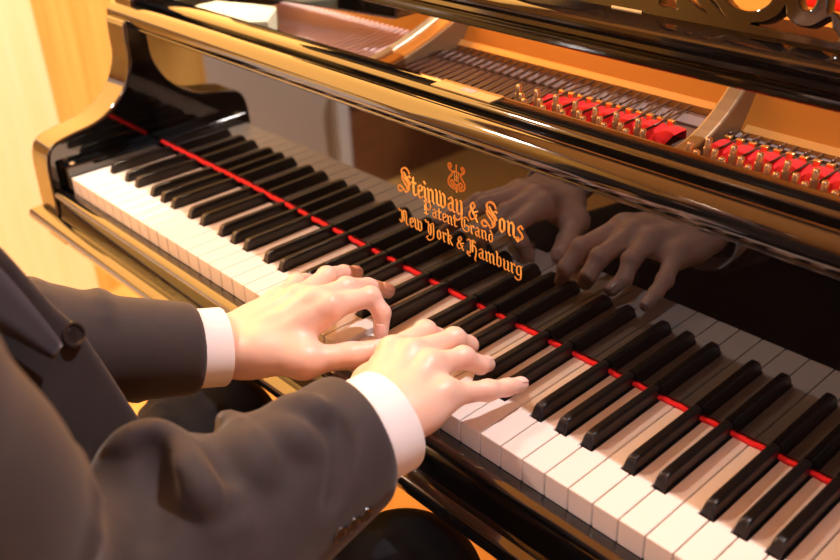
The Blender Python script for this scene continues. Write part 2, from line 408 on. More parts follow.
def write_line(bm, text, xa, xb, zb, xh, nib_w=.18, ang=38, capk=None, y=YF-.0004):
    ws = [(GL[c][0] if c != ' ' else .42) for c in text]
    sx = (xb-xa)/sum(ws); x = xa
    ca, sa = math.cos(math.radians(ang)), math.sin(math.radians(ang))
    for c, w in zip(text, ws):
        if c != ' ':
            k = capk if (capk and c in 'SPGNYH') else 1.0
            for st in GL[c][1]:
                pts = spline(st, 4) if len(st) > 4 else [np.array(p) for p in st]
                pts = [(x+p[0]*sx, zb+p[1]*xh*k) for p in pts]
                nw, nt = nib_w*xh*.5, .045*xh
                nib = [(ca*nw-sa*nt, sa*nw+ca*nt), (-ca*nw-sa*nt, -sa*nw+ca*nt), (-ca*nw+sa*nt, -sa*nw-ca*nt), (ca*nw+sa*nt, sa*nw-ca*nt)]
                for a, b in zip(pts[:-1], pts[1:]):
                    h = hull([(a[0]+n[0], a[1]+n[1]) for n in nib]+[(b[0]+n[0], b[1]+n[1]) for n in nib])
                    y += -1e-8
                    bm.faces.new([bm.verts.new((q[0], y, q[1])) for q in h])
        x += w*sx
XC = .611
def inscr(text, xa, xb, zb, xh, capk):
    bm = bmesh.new(); write_line(bm, text, XC+xa, XC+xb, zb, xh, capk=capk)
    for f in bm.faces: f.normal_update()
    me = bpy.data.meshes.new('inscription'); 
    for f in bm.faces:
        if f.normal.y > 0: f.normal_flip()
    bm.to_mesh(me); bm.free()
    return link('inscription', me, INLAY, fb)
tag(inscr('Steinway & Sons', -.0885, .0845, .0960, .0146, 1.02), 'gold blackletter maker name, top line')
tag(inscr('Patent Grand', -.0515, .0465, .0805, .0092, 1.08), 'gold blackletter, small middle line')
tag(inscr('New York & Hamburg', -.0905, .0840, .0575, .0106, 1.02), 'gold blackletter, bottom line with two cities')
# lyre emblem
def stroke(bm, pts, w, n=6):
    pts = spline(pts, n); y = YF-.0004
    for i, (a, b) in enumerate(zip(pts[:-1], pts[1:])):
        ww = w if not hasattr(w, '__len__') else w[0]+(w[1]-w[0])*i/len(pts)
        oc = [(math.cos(k*math.pi/4)*ww, math.sin(k*math.pi/4)*ww) for k in range(8)]
        h = hull([(a[0]+q[0], a[1]+q[1]) for q in oc]+[(b[0]+q[0], b[1]+q[1]) for q in oc])
        bm.faces.new([bm.verts.new((XC-.0035+q[0], y, .1345+q[1])) for q in h][::-1])
bm = bmesh.new()
for s in (-1, 1):
    stroke(bm, [(s*x, z) for x, z in [(.0085,.0080),(.0068,.0105),(.0085,.0125),(.0108,.0105),(.0100,.0070),(.0062,.0045),(.0065,.0010),(.0105,-.0035),(.0112,-.0085),(.0078,-.0118),(.0040,-.0098),(.0036,-.0060),(.0062,-.0046),(.0082,-.0066),(.0066,-.0086)]], .00115)
    stroke(bm, [(s*.0028,.0042),(s*.0024,-.004)], .0004)
    stroke(bm, [(0,-.0100),(s*.004,-.0132),(s*.0062,-.0128)], .0008)
stroke(bm, [(-.0062,.0045),(0,.0058),(.0062,.0045)], .0008)
stroke(bm, [(0,.0042),(0,-.0045)], .0004); stroke(bm, [(-.0035,-.0060),(0,-.0085),(.0035,-.0060)], .0010)
stroke(bm, [(0,-.0085),(0,-.0148)], .0013); stroke(bm, [(0,.0070),(0,.0095),(0,.0125)], .0009)
stroke(bm, [(-.0026,-.001),(0,.0016),(.0026,-.001),(0,-.0036),(-.0026,-.001)], .0004)
me = bpy.data.meshes.new('lyre_emblem'); bm.to_mesh(me); bm.free()
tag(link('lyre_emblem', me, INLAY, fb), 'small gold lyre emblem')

# --- stretcher behind the fallboard, instruction plate
prism('groove_floor', [(.1632,.168),(.1832,.168),(.1832,.10),(.1632,.10)], 'x', -.0214, W+.0214, LACQ, piano)
prism('stretcher', [(.1835,.10),(.1835,.1915),(.1850,.1945),(.1875,.1960),(.2130,.1960),(.2150,.1950),(.2150,.10)], 'x', -.0214, W+.0214, LACQ, piano, smooth_ang=50)
ip = prism('instruction_plate', [(.5235,.1910),(.6060,.1910),(.6060,.2125),(.5235,.2125)], 'z', .19615, .1972, INLAY, piano)
ip.data.materials.clear(); ip.data.materials.append(mat('plate_brass', (.72,.44,.15), rough=.45, metal=.2)); tag(ip, 'brass plate with a grey rectangle')
box('plate_window', (.5585,.5760,.1975,.2075,.1970,.19745), mat('plate_grey', (.45,.36,.30), rough=.4), ip)

# --- case rim
outer = [(-.076,.145),(-.076,.9),(-.070,1.45),(-.02,1.72),(.16,1.86),(.38,1.83),(.52,1.66),(.62,1.40),(.80,1.12),(1.05,.90),(1.22,.70),(W+.076,.45),(W+.076,.145)]
op = [tuple(p) for p in spline(outer, 6)]
bm = bmesh.new(); prev = None
inn = []
for i, p in enumerate(op):
    a, b = op[max(i-1,0)], op[min(i+1,len(op)-1)]
    d = np.array(b)-np.array(a); d /= np.linalg.norm(d); nrm = np.array((d[1], -d[0]))
    q = np.array(p)+nrm*.054; inn.append(q)
for i, (p, q) in enumerate(zip(op, inn)):
    r = [bm.verts.new(v) for v in ((p[0],p[1],-.105),(p[0],p[1],.212),(q[0],q[1],.212),(q[0],q[1],-.105))]
    if prev:
        for k in range(4): bm.faces.new((prev[k], prev[(k+1) % 4], r[(k+1) % 4], r[k]))
    else: bm.faces.new(r[::-1])
    prev = r
bm.faces.new(prev)
rim = from_bm('case_rim', bm, LACQ, piano, bevel=.005, seg=3); shade_auto(rim, 25)
# pale felt-lined corner block and dark slide rail at the bass end
tag(prism('bass_corner_block', [(.004,.2160),(.075,.2160),(.130,.2165),(.156,.2440),(.100,.300),(.004,.262)], 'z', .14, .1905, PALE, piano, bevel=.002), 'pale greenish-white block at the bass end')
prism('desk_slide', [(-.021,.300),(.03,.292),(.30,.340),(.30,.40),(-.021,.40)], 'z', .195, .248, LACQ, piano, bevel=.004)

# --- iron plate: bed under the strings, gold web beyond, struts
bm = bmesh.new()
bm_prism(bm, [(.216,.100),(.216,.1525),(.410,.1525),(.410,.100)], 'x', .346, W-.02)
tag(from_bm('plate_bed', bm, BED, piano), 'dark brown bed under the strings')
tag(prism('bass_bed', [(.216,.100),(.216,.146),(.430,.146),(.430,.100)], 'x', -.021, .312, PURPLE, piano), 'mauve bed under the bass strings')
ipl = prism('iron_plate', [(.408,.10),(.408,.158),(.437,.2050),(.441,.2080),(.465,.2080),(1.30,.2080),(1.30,.10)], 'x', .02, .765, GOLD, piano)
prism('iron_plate', [(.374,.10),(.374,.158),(.403,.2050),(.407,.2080),(.445,.2080),(.66,.2080),(.66,.10)], 'x', .765, W-.02, GOLD, piano)
for n, (x0, x1, y0, yk, z1) in enumerate(((.312,.346,.262,.412,.2020),(.752,.776,.276,.374,.2020),(1.095,1.119,.276,.374,.2020))):
    prof = [(y0,.140),(y0,.162)]+[(y0+(yk-y0)*t, .162+(z1-.162)*(t**(1.55 if n == 0 else 2.1))) for t in np.linspace(.1,1,8)]+[(yk+.034,z1),(yk+.034,.140)]
    st = prism('plate_strut', prof, 'x', x0, x0+(x1-x0)*(.42 if n == 0 else .8), mat('pale_gilt', (.78,.60,.34), rough=.35, metal=.3) if n == 0 else BRONZE, ipl, bevel=.003, seg=3)
    if n: continue
    lowp = [(y, z-.0035 if z > .15 else z) for y, z in prof]
    prism('strut_flank', lowp, 'x', x0+(x1-x0)*.40, x1, GOLD, st, bevel=.003, seg=2)
    prism('strut_side', [(y, z-.006 if z > .15 else z) for y, z in prof], 'x', x1-.001, x1+.004, BRONZE, st, bevel=.0015)

for xa, xb, yf in ((.3465,.7515,.408),(.7765,1.0945,.374)):
    tag(prism('plate_lit_strip', [(yf+.0002,.1526),(yf-.0060,.1526),(yf-.0060,.1600),(yf+.0002,.1655)], 'x', xa, xb, mat('gold_plate_lit', (.74,.38,.10), rough=.4, metal=.35) if xa < .5 else MATS['gold_plate_lit'], ipl), 'gold strip coloured paler for light on the plate')  # paler gold stands in for light along the plate's lower edge
# --- strings, brass studs, red felt, tuning pins
def rod(bm, a, b, r, n=6): tube(bm, [a, b], r, n)
k = 0
x = .8171-.01265*36
kk = 0
studs = []
while x < W-.03:
    if not (.728 < x < .779 or 1.085 < x < 1.124):
        bm = bmesh.new(); rod(bm, (x+(0 if x > .565 else .016), (.285 if kk % 2 == 0 else .338) if x > .565 else .232, .1670 if x > .565 else .1600), (x-(.018 if x < .765 else .010), (.400 if x < .765 else .371), .1585), .0014)
        from_bm('string', bm, STEEL, piano, smooth=True)
        if x > .565: studs.append(x)
    x += .01265; kk += 1
x = -.012
while x < .305:
    bm = bmesh.new(); rod(bm, (x+.02, .225, .158), (x-.03, .428, .158), .0021)
    from_bm('bass_string', bm, COPPER, piano, smooth=True)
    x += .0105
for x in studs:
    bm = bmesh.new(); bm_box(bm, x-.0035, x+.0035, .3345, .3400, .152, .1655)
    from_bm('string_stud', bm, BRASS, piano, bevel=.0008)
for (xa, xb) in ((.560,.737),(.778,1.087),(1.123,W-.03)):
    bm = bmesh.new()
    n = int((xb-xa)/.002); rings = []
    for i in range(n+1):
        x = xa+(xb-xa)*i/n; ph = ((x-.8171)/.0253) % 1
        bul = abs(math.sin(math.pi*ph))**.45
        bul *= min(1, (x-.555)/.05) if x < .61 else 1
        zt = .1560+.0085*bul
        rings.append([bm.verts.new(v) for v in ((x,.296,.150),(x,.298,.1550+.005*bul),(x,.308,zt),(x,.322,zt+.0004),(x,.3315,.1590+.0045*bul),(x,.333,.150))])
    for a, b in zip(rings[:-1], rings[1:]):
        for q in range(5): bm.faces.new((a[q], a[q+1], b[q+1], b[q]))
    tag(from_bm('felt_bolster', bm, FELT, piano, smooth=True), 'ribbed red felt under the strings')
bm = bmesh.new(); bm_prism(bm, [(.362,.1525),(.362,.1555),(.382,.1570),(.382,.1525)], 'x', .352, W-.03)
tag(from_bm('grey_felt_strip', bm, GREYFELT, piano), 'grey felt strip under the strings')
pin = None; npin = 0
for c in range(-15, 15):
    x0 = .8171+.0253*c
    if not .555 < x0 < W-.04: continue
    for r in range(4):
        px, py = x0+.0137*r, .280-.0112*r
        if .735 < px < .7775 or 1.085 < px < 1.124 or npin >= 100: continue
        if pin is None:
            bm = bmesh.new(); lathe(bm, [(.0040,0),(.0040,.020),(.0033,.0205),(.0030,.0285),(.0024,.0295),(.0003,.0297)], (0,0,0), 12)
            pin = from_bm('tuning_pin', bm, NICKEL, piano, auto=1); shade_auto(pin, 40)
            o = pin
        else:
            o = pin.copy(); COL.objects.link(o); o.parent = piano
        o.location = (px, py, .1490+(.0035 if r == 0 else 0)+.0012*random.random()); npin += 1

# --- music desk: moulded beam, pierced panel
MDX0, MDX1 = .20, W+.02
md = prism('music_desk', [tuple(q) for q in [(.2480,.2450),(.2455,.2470),(.2450,.2540),(.2470,.2565),(.2425,.2590),(.2390,.2630),(.2400,.2670),(.2440,.2690),(.2440,.2715),(.2400,.2735),(.2405,.2770),(.2450,.2795),(.2550,.2805),(.340,.2805),(.340,.2450)]], 'x', MDX0, MDX1, BEAM, piano, smooth_ang=28)
def pan(x, s, t=0.0):  # panel coordinates -> world (s along the slope, t towards the back)
    return (x, .285+.3*s+.954*t, .283+.954*s-.3*t)
PT = .013
def curve_panel(outline, holes, name, parent):
    cu = bpy.data.curves.new(name, 'CURVE'); cu.dimensions = '2D'; cu.fill_mode = 'BOTH'
    for poly in [outline]+holes:
        sp = cu.splines.new('POLY'); sp.points.add(len(poly)-1); sp.use_cyclic_u = True
        for i, p in enumerate(poly): sp.points[i].co = (p[0], p[1], 0, 1)
    cu.extrude = PT/2; cu.bevel_depth = .0012; cu.bevel_resolution = 2; cu.offset = -.0012
    tmp = bpy.data.objects.new('tmp', cu); COL.objects.link(tmp)
    dg = bpy.context.evaluated_depsgraph_get()
    me = bpy.data.meshes.new_from_object(tmp.evaluated_get(dg)); bpy.data.objects.remove(tmp); bpy.data.curves.remove(cu)
    for v in me.vertices:
        x, s, t = v.co; v.co = pan(x, s, PT/2-t)
    me.name = name; me.materials.clear()
    o = link(name, me, BEAM, parent); shade_auto(o, 30); return o
def sp2(pts, n=6): return [tuple(p) for p in spline(pts, n, closed=True)]
holeA = sp2([(.7800,.030),(.7859,.0200),(.7960,.0150),(.8085,.0142),(.8180,.0175),(.8250,.0270),(.822,.050),(.806,.066),(.788,.055)])
holeS1 = [(.7640,.0225),(.7831,.0106),(.7715,.0200),(.752,.060),(.744,.064)]
holeS2 = sp2([(.7190,.022),(.7222,.0105),(.7257,.0062),(.735,.0064),(.742,.0062),(.7385,.0095),(.738,.022),(.733,.040),(.723,.040)], 4)
holeS3 = [(.7480,.0160),(.7700,.0072),(.7530,.0180),(.738,.052),(.733,.050)]
holeC = sp2([(.8140,.0042),(.8255,.0075),(.8350,.0150),(.8382,.0225),(.8405,.0165),(.8447,.0128),(.8537,.0092),(.8635,.0100),(.8721,.0165),(.8770,.0190),(.8805,.0120),(.8850,.0090),(.8870,.0030),(.8640,.0032),(.8380,.0036)], 4)
holeD = sp2([(.8470,.034),(.8482,.0282),(.8515,.0238),(.8562,.0222),(.8605,.0245),(.8615,.032),(.856,.044),(.849,.042)], 4)
holeE = sp2([(.8730,.024),(.8790,.0240),(.8900,.0180),(.8960,.030),(.890,.060),(.876,.062),(.870,.045)], 4)
def mirror_h(h, c): return [(2*c-x, s) for x, s in h][::-1]
extra = []
for dx in (.235,): extra += [[(x+dx, s) for x, s in h] for h in (holeA, holeS1, holeS3)]
dp = curve_panel([(.560,-.008),(1.19,-.008),(1.19,.20),(.560,.20)], [holeA, holeS1, holeS2, holeS3, holeC, holeD, holeE]+extra, 'desk_panel', md)
tag(dp, 'pierced fretwork panel with scrolls')
bm = bmesh.new()
P8 = [pan(x, s, t) for x in (.535,.556) for s in (-.008,.205) for t in (-.004,.018)]
vs = [bm.verts.new(p) for p in P8]
for f in ((0,1,3,2),(4,6,7,5),(0,4,5,1),(2,3,7,6),(0,2,6,4),(1,5,7,3)): bm.faces.new([vs[i] for i in f])
from_bm('desk_stile', bm, BEAM, md, bevel=.003)
bm = bmesh.new(); q = [pan(x, s, -.0024) for x, s in ((.6745,-.0040),(.7080,-.0040),(.7080,-.0015),(.6745,-.0015))]
bm.faces.new([bm.verts.new(p) for p in q])
tag(from_bm('pale_strip', bm, mat('pale_yellow', (.85,.68,.36), rough=.4), md), 'short pale yellow strip')  # narrow pale yellow quad on the panel face
bm = bmesh.new(); bm_prism(bm, [(.665,.2081),(.665,.222),(.83,.222),(.83,.2081)], 'x', .655, .762)
tag(from_bm('damper_felt', bm, FELT, piano, bevel=.004), 'red felt glimpsed through the fretwork')

# --- bottom and legs
bm = bmesh.new(); bm_prism(bm, [(p[0], p[1]) for p in inn], 'z', -.100, .095)
from_bm('soundboard_frame', bm, WOODKEY, piano)
legp = [(.030,0),(.034,.01),(.030,.03),(.026,.05),(.030,.09),(.042,.30),(.050,.44),(.056,.47),(.048,.49),(.060,.53),(.066,.56),(.066,.6015)]
for lx, ly in ((.0,.17),(W,.17),(.24,1.62)):
    bm = bmesh.new(); lathe(bm, legp, (lx, ly, FLOOR+.028), 24)
    lg = from_bm('piano_leg', bm, LACQ, piano, auto=1); shade_auto(lg, 40)
    bm = bmesh.new(); tube(bm, [(lx-.012, ly, FLOOR+.02),(lx+.012, ly, FLOOR+.02)], .0199, 18); from_bm('caster', bm, CASTER, lg, auto=1)
# ================================================================== THE PLAYER
def lerp(a, b, t): return np.array(a, float)*(1-t)+np.array(b, float)*t
def unit(v): v = np.array(v, float); return v/np.linalg.norm(v)

# joints of the two hands (metres; z = 0 is the key top)
RW  = np.array((.7440,-.0800,.0440)); RDIR = unit((.03,.97,-.03))       # right wrist and forearm direction
RE  = np.array((.746,-.366,.044))
LW  = np.array((.5360,-.0930,.0190)); LDIR = unit((.26,.93,-.24))
LE  = np.array((.455,-.345,.100))
RS, LS = np.array((.800,-.430,.310)), np.array((.425,-.430,.310))
NR = unit((.10,-.18,.97)); NL = unit((.22,-.22,.94))
HR = dict(
 index=[(.690,-.0180,.0500),(.6760,.0330,.0400),(.6735,.0520,.0230),(.6735,.0590,.0100)],
 middle=[(.7085,-.0120,.0530),(.7060,.0400,.0420),(.7060,.0580,.0270),(.7050,.0600,.0205)],
 ring=[(.7290,-.0100,.0500),(.7330,.0245,.0430),(.7375,.0400,.0300),(.7330,.0540,.0215)],
 little=[(.7560,-.0175,.0400),(.7690,.0170,.0310),(.7725,.0365,.0260),(.7735,.0535,.0205)],
 thumb=[(.7120,-.0700,.0300),(.6830,-.0380,.0230),(.6640,-.0080,.0180),(.6560,.0160,.0110)])
HL = dict(
 index=[(.5900,-.0080,.0470),(.5900,.0410,.0370),(.6035,.0430,.0240),(.6080,.0365,.0070)],
 middle=[(.5745,-.0130,.0500),(.5690,.0290,.0440),(.5660,.0570,.0320),(.5725,.0770,.0210)],
 ring=[(.5550,-.0170,.0470),(.5360,.0300,.0430),(.5240,.0600,.0300),(.5200,.0800,.0200)],
 little=[(.5350,-.0270,.0400),(.5085,.0120,.0330),(.4930,.0330,.0200),(.4780,.0490,.0075)],
 thumb=[(.5690,-.0790,.0200),(.6030,-.0500,.0140),(.6230,-.0130,.0110),(.6350,.0170,.0105)])
FR = dict(index=(.0112,.0096,.0085,.0074), middle=(.0115,.0099,.0087,.0076), ring=(.0110,.0093,.0082,.0071), little=(.0098,.0083,.0074,.0064), thumb=(.0150,.0130,.0118,.0098))
def hand(f, H, wr, d, nrm, s, thin=1.0):
    lat = unit(np.cross(d, nrm))*s                      # towards the little-finger side
    # wrist and forearm stub
    f.cone(wr-d*.10, wr-d*.012, .0315, .0285, .012, flat=(nrm, 1.30))
    f.cone(wr-d*.012, wr+d*.014, .0285, .0305, .014, flat=(nrm, 1.42))
    bases = {}
    for n in ('index','middle','ring','little'):
        m = np.array(H[n][0])-nrm*.003
        off = {'index': -.019, 'middle': -.007, 'ring': .007, 'little': .018}[n]
        b0 = wr+d*.010+lat*off
        f.cone(b0, m, .0150, .0128 if n != 'little' else .0115, .013, flat=(nrm, 1.06))
        bases[n] = b0
    for a, b in (('index','middle'),('middle','ring'),('ring','little')):   # webbing between the knuckles
        ma, mb = np.array(H[a][0]), np.array(H[b][0])
        f.cone(lerp(bases[a], ma, .86)-nrm*.004, lerp(bases[b], mb, .86)-nrm*.004, .0105, .0105, .012)
        f.cone(lerp(bases[a], ma, .45)-nrm*.005, lerp(bases[b], mb, .45)-nrm*.005, .0130, .0130, .014)
    # thumb: metacarpal mound leaves the side of the palm near its base
    t = [np.array(p) for p in H['thumb']]; r = FR['thumb']
    f.cone(lerp(wr, t[0], .5), t[0], .017, .0175, .016)
    f.cone(t[0], t[1], .0180, .0145, .016)
    f.cone(lerp(wr, np.array(H['index'][0]), .35)-nrm*.006, t[1], .0125, .0105, .016)   # web to the index
    f.cone(t[1], t[2], .0134, .0120, .008); f.cone(t[2], t[3], .0120, .0092, .006)
    f.cone(lerp(wr, np.array(H['index'][0]), .70)-nrm*.004, lerp(t[0], t[1], .9), .0105, .0100, .016)
    for n in ('index','middle','ring','little'):
        p = [np.array(q) for q in H[n]]; r = [q*thin for q in FR[n]]
        f.cone(p[0], p[1], r[0]*1.03, r[1]*.98, .0075)
        f.cone(p[1], p[2], r[1]*1.02, r[2]*.98, .0040)
        f.cone(p[2], p[3], r[2]*1.02, r[3], .0035)
        up = unit(nrm)
        f.ell(p[0]+up*.0045, (.0088,.0088,.0085), .008)                        # knuckle
        f.ell(p[1]+up*.0015, (r[1]*.98,)*3, .004)
        f.cone(lerp(p[0], bases[n], .12)+up*.0075, lerp(p[0], bases[n], .75)+up*.0075, .0042, .0030, .010)   # tendon
    for n in ('index','middle','ring','little'):                              # creases over the finger joints
        p = [np.array(q) for q in H[n]]; r = FR[n]
        for j in (1, 2):
            ax = unit(p[j+1]-p[j-1]); o = unit(nrm-ax*ax.dot(nrm)); sd = np.cross(ax, o)
            for e in (-.0016, .0016):
                c = p[j]+ax*e+o*(r[j]*1.16)
                f.cone(c-sd*r[j]*.55, c+sd*r[j]*.55, .0007, .0007, .0015, op='sub')

Xg = axis((.30,.455,.008),(.455,.800,.0016),(.800,.95,.008))
Yg = axis((-.66,-.48,.010),(-.48,-.24,.0045),(-.24,-.135,.008),(-.135,.098,.0016),(.098,.30,.01))
Zg = axis((-.74,-.025,.010),(-.025,.080,.0016),(.080,.33,.009),(.33,.66,.0045))
B = Field(Xg, Yg, Zg)
hand(B, HR, RW, RDIR, NR, 1)
hand(B, HL, LW, LDIR, NL, -1)
for W_, D_, E_, S_ in ((RW, RDIR, RE, RS), (LW, LDIR, LE, LS)):                # arms under the sleeves
    B.chain([W_-D_*.09, lerp(W_, E_, .7), E_, S_], [.031,.038,.040,.048], .02)
SP = [(.612,-.47,-.19),(.612,-.465,0),(.612,-.445,.16),(.612,-.425,.30),(.612,-.405,.40)]
B.chain([np.array(p) for p in SP], [.095,.085,.095,.085,.050], .04)
B.cone(RS, LS, .05, .05, .05)
HIPR, KNR, ANR = np.array((.685,-.430,-.185)), np.array((.720,-.045,-.198)), np.array((.745,-.040,-.62))
HIPL, KNL, ANL = np.array((.530,-.430,-.185)), np.array((.395,-.050,-.195)), np.array((.385,-.03,-.62))
for h, k_, a in ((HIPR, KNR, ANR), (HIPL, KNL, ANL)):
    B.chain([h, k_, a], [.070,.050,.035], .02); B.cone(a, a+np.array((0,.14,-.06)), .03, .025, .02)
HC = np.array((.612,-.375,.515))                                              # head, bowed towards the keys
B.cone((.612,-.405,.40), HC-np.array((0,0,.05)), .052, .055, .03)
B.ell(HC, (.073,.094,.108), .02); B.ell(HC+np.array((0,.030,-.055)), (.052,.062,.060), .025)
B.cone(HC+np.array((0,.088,-.012)), HC+np.array((0,.104,-.040)), .008, .0125, .012)
for s in (-1, 1):
    B.ell(HC+np.array((s*.030,.090,.004)), (.014,.012,.009), .01, op='sub')
    B.ell(HC+np.array((s*.075,-.005,-.015)), (.010,.020,.032), .010)
    B.ell(HC+np.array((s*.042,.068,-.035)), (.020,.018,.018), .02)
    B.ell(HC+np.array((s*.030,.086,.022)), (.020,.009,.006), .01)
B.cone(HC+np.array((-.020,.090,-.068)), HC+np.array((.020,.090,-.068)), .006, .006, .006)
B.cone(HC+np.array((-.018,.088,-.077)), HC+np.array((.018,.088,-.077)), .0065, .0065, .005)
bme, BV = B.mesh('person'); del B
red = np.zeros(len(BV), np.float32)
for H in (HR, HL):
    for n, p in H.items():
        for j, amt, rad in ((3,.22,.018),(2,.30,.012),(1,.34,.014),(0,.20,.016)):
            dd = np.linalg.norm(BV-np.array(p[j]), axis=1); red = np.maximum(red, amt*np.exp(-(dd/rad)**2))
at = bme.attributes.new('redness', 'FLOAT', 'POINT'); at.data.foreach_set('value', red)
person = link('person', bme, SKIN)
tag(person, 'person in a dark suit playing the piano keys with both hands', 'person')

# fingernails
def nail(p2, p3, r, nrm, w=None):
    p2, p3 = np.array(p2, float), np.array(p3, float)
    ax = unit(p3-p2); o = unit(nrm-ax*ax.dot(nrm)); sd = np.cross(ax, o); w = w or r*.72
    bm = bmesh.new(); grid = []
    for i in range(9):
        u = -1+2*i/8; row = []
        for j in range(9):
            v = -1+2*j/8
            ww = w*math.sqrt(max(0, 1-abs(u)**4*.75))
            ang = v*ww/r
            c = p3+ax*(u*r*.92-r*.22)
            drop = max(0, u)**2*r*.30
            row.append(bm.verts.new(c+o*(r*1.05*math.cos(ang)-drop+.0002)+sd*(r*1.05*math.sin(ang))))
        grid.append(row)
    for i in range(8):
        for j in range(8): bm.faces.new((grid[i][j], grid[i+1][j], grid[i+1][j+1], grid[i][j+1]))
    o_ = from_bm('fingernail', bm, NAIL, person, smooth=True)
    md = o_.modifiers.new('thick', 'SOLIDIFY'); md.thickness = .0006; md.offset = 0
for H, nr in ((HR, NR), (HL, NL)):
    for n in ('index','middle','ring','little'): nail(H[n][2], H[n][3], FR[n][3], nr)
    nail(H['thumb'][2], H['thumb'][3], FR['thumb'][3]*.95, nr+np.array((.3,0,0)))
for s in (-1, 1):
    bm = bmesh.new(); bmesh.ops.create_uvsphere(bm, u_segments=14, v_segments=8, radius=.010, matrix=Matrix.Translation(Vector(HC+np.array((s*.030,.080,.004)))))
    from_bm('eye', bm, EYEW, person, smooth=True)

# hair
hx = axis((HC[0]-.12, HC[0]+.12, .005)); hy = axis((HC[1]-.14, HC[1]+.14, .005)); hz = axis((HC[2]-.14, HC[2]+.16, .005))
f = Field(hx, hy, hz)
f.ell(HC+np.array((0,-.012,.014)), (.082,.100,.112), .01)
f.ell(HC+np.array((0,.085,-.030)), (.072,.075,.090), .012, op='sub'); f.ell(HC+np.array((0,-.02,-.115)), (.12,.12,.055), .012, op='sub')
for s in (-1, 1): f.ell(HC+np.array((s*.085,.0,-.03)), (.02,.026,.038), .006, op='sub')
me, _ = f.mesh('hair'); link('hair', me, HAIR, person)

# --- jacket: torso, hanging front panel, two sleeves with elbow folds
jx = axis((.30,.93,.0036)); jy = axis((-.64,-.06,.0036)); jz = axis((-.22,.42,.0036))
J = Field(jx, jy, jz)
J.chain([np.array(p) for p in ((.612,-.48,-.17),(.612,-.475,.0),(.612,-.455,.16),(.612,-.435,.285))], [.145,.130,.145,.110], .06, flat=(unit((0,1,.1)), 1.30))
J.chain([np.array((.555,-.475,0)), np.array((.545,-.455,.16)), np.array((.540,-.44,.26))], [.10,.115,.09], .05)
J.chain([np.array((.675,-.475,0)), np.array((.680,-.455,.16)), np.array((.690,-.44,.26))], [.10,.110,.09], .05)
J.cone(RS+np.array((-.03,0,.0)), LS+np.array((.03,0,.0)), .072, .072, .06)
J.cone((.612,-.425,.33), (.612,-.405,.385), .085, .072, .04)
# right front of the jacket, hanging open over the lap (a thick cloth panel)
pan_pts = [(-.292,.255),(-.276,.222),(-.252,.165),(-.238,.140),(-.2285,.105),(-.218,.065),(-.2045,.018),(-.190,-.04),(-.180,-.09),(-.24,-.12),(-.42,-.12),(-.42,.26)]
def poly_sd(py, pz, poly):
    d = np.full(np.broadcast(py, pz).shape, 1e9); ins = np.zeros(d.shape, bool)
    n = len(poly)
    for i in range(n):
        a, b = poly[i], poly[(i+1) % n]; ey, ez = b[0]-a[0], b[1]-a[1]
        wy, wz = py-a[0], pz-a[1]; t = np.clip((wy*ey+wz*ez)/(ey*ey+ez*ez), 0, 1)
        d = np.minimum(d, (wy-ey*t)**2+(wz-ez*t)**2)
        c = ((a[1] > pz) != (b[1] > pz)) & (py < (b[0]-a[0])*(pz-a[1])/((b[1]-a[1]) if b[1] != a[1] else 1e-9)+a[0]); ins ^= c
    d = np.sqrt(d); return np.where(ins, -d, d)
def panel_fn(x, y, z):
    xo = .598+.030*np.clip((-.20-y)/.15, 0, 1)+.004*np.sin(z*30)     # the cloth leans outward towards the body
    a = poly_sd(y+0*z, z+0*y, pan_pts)+.006; b = np.abs(x-xo)-.006
    return np.maximum(a, b)
def panel_round(x, y, z):
    xo = .598+.030*np.clip((-.20-y)/.15, 0, 1)+.004*np.sin(z*30)
    a = poly_sd(y+0*z, z+0*y, pan_pts)+.006+0*x; b = np.abs(x-xo)-.004+0*a
    return np.sqrt(np.maximum(a,0)**2+np.maximum(b,0)**2)+np.minimum(np.maximum(a,b),0)-.004
J.put((.58,-.43,-.13), (.66,-.17,.27), panel_round, .014)
# sleeves
def sleeve(S, E, Wp, D, rsh, rup, rel, rmid, rend, endoff, sag):
    end = Wp-D*endoff
    J.chain([S, lerp(S, E, .5), E], [rsh, rup, rel], .03)
    J.chain([E, lerp(E, end, .45)+np.array((.345,-.363,-.866))*sag, end], [rel, rmid, rend], .022)
    # folds: soft rings that cross the sleeve near the elbow
    ax = unit(end-E)
    for t, th, a in ((.10,.006,.5),(.22,.005,-.4),(.36,.0045,.7),(.55,.0035,-.6),(.72,.003,.5)):
        c = lerp(E, end, t); r = rel+(rmid-rel)*min(t/.45,1) if t < .45 else rmid+(rend-rmid)*(t-.45)/.55
        u = unit(np.cross(ax, (.3,.2,1))); v = np.cross(ax, u); pts = []
        for q in range(13):
            g = a*2+q/12*math.pi*1.25
            pts.append(c+u*math.cos(g)*(r-.001)+v*math.sin(g)*(r-.001)+ax*(.020*math.sin(g*1.0+t*9)))
        J.chain(pts, [th*math.sin(math.pi*q/12)+.0008 for q in range(13)], .014)
    uax = unit(S-E)
    for t, th, a in ((.08,.006,2.0),(.2,.005,.5),(.42,.004,1.4)):
        c = lerp(E, S, t); r = rel+(rup-rel)*min(t/.5,1)
        u = unit(np.cross(uax, (1,.2,.1))); v = np.cross(uax, u); pts = []
        for q in range(13):
            g = a*2+q/12*math.pi*1.2
            pts.append(c+u*math.cos(g)*r+v*math.sin(g)*r+uax*(.016*math.sin(g)))
        J.chain(pts, [th*math.sin(math.pi*q/12)+.0008 for q in range(13)], .014)
    return end
DROOP = np.array((.30,-.10,-.95))*.0060
REND = sleeve(RS, RE, RW+DROOP, RDIR, .080, .074, .072, .066, .0535, .023, .017)
LEND = sleeve(LS, LE, LW, LDIR, .076, .060, .058, .052, .0420, .026, .0)
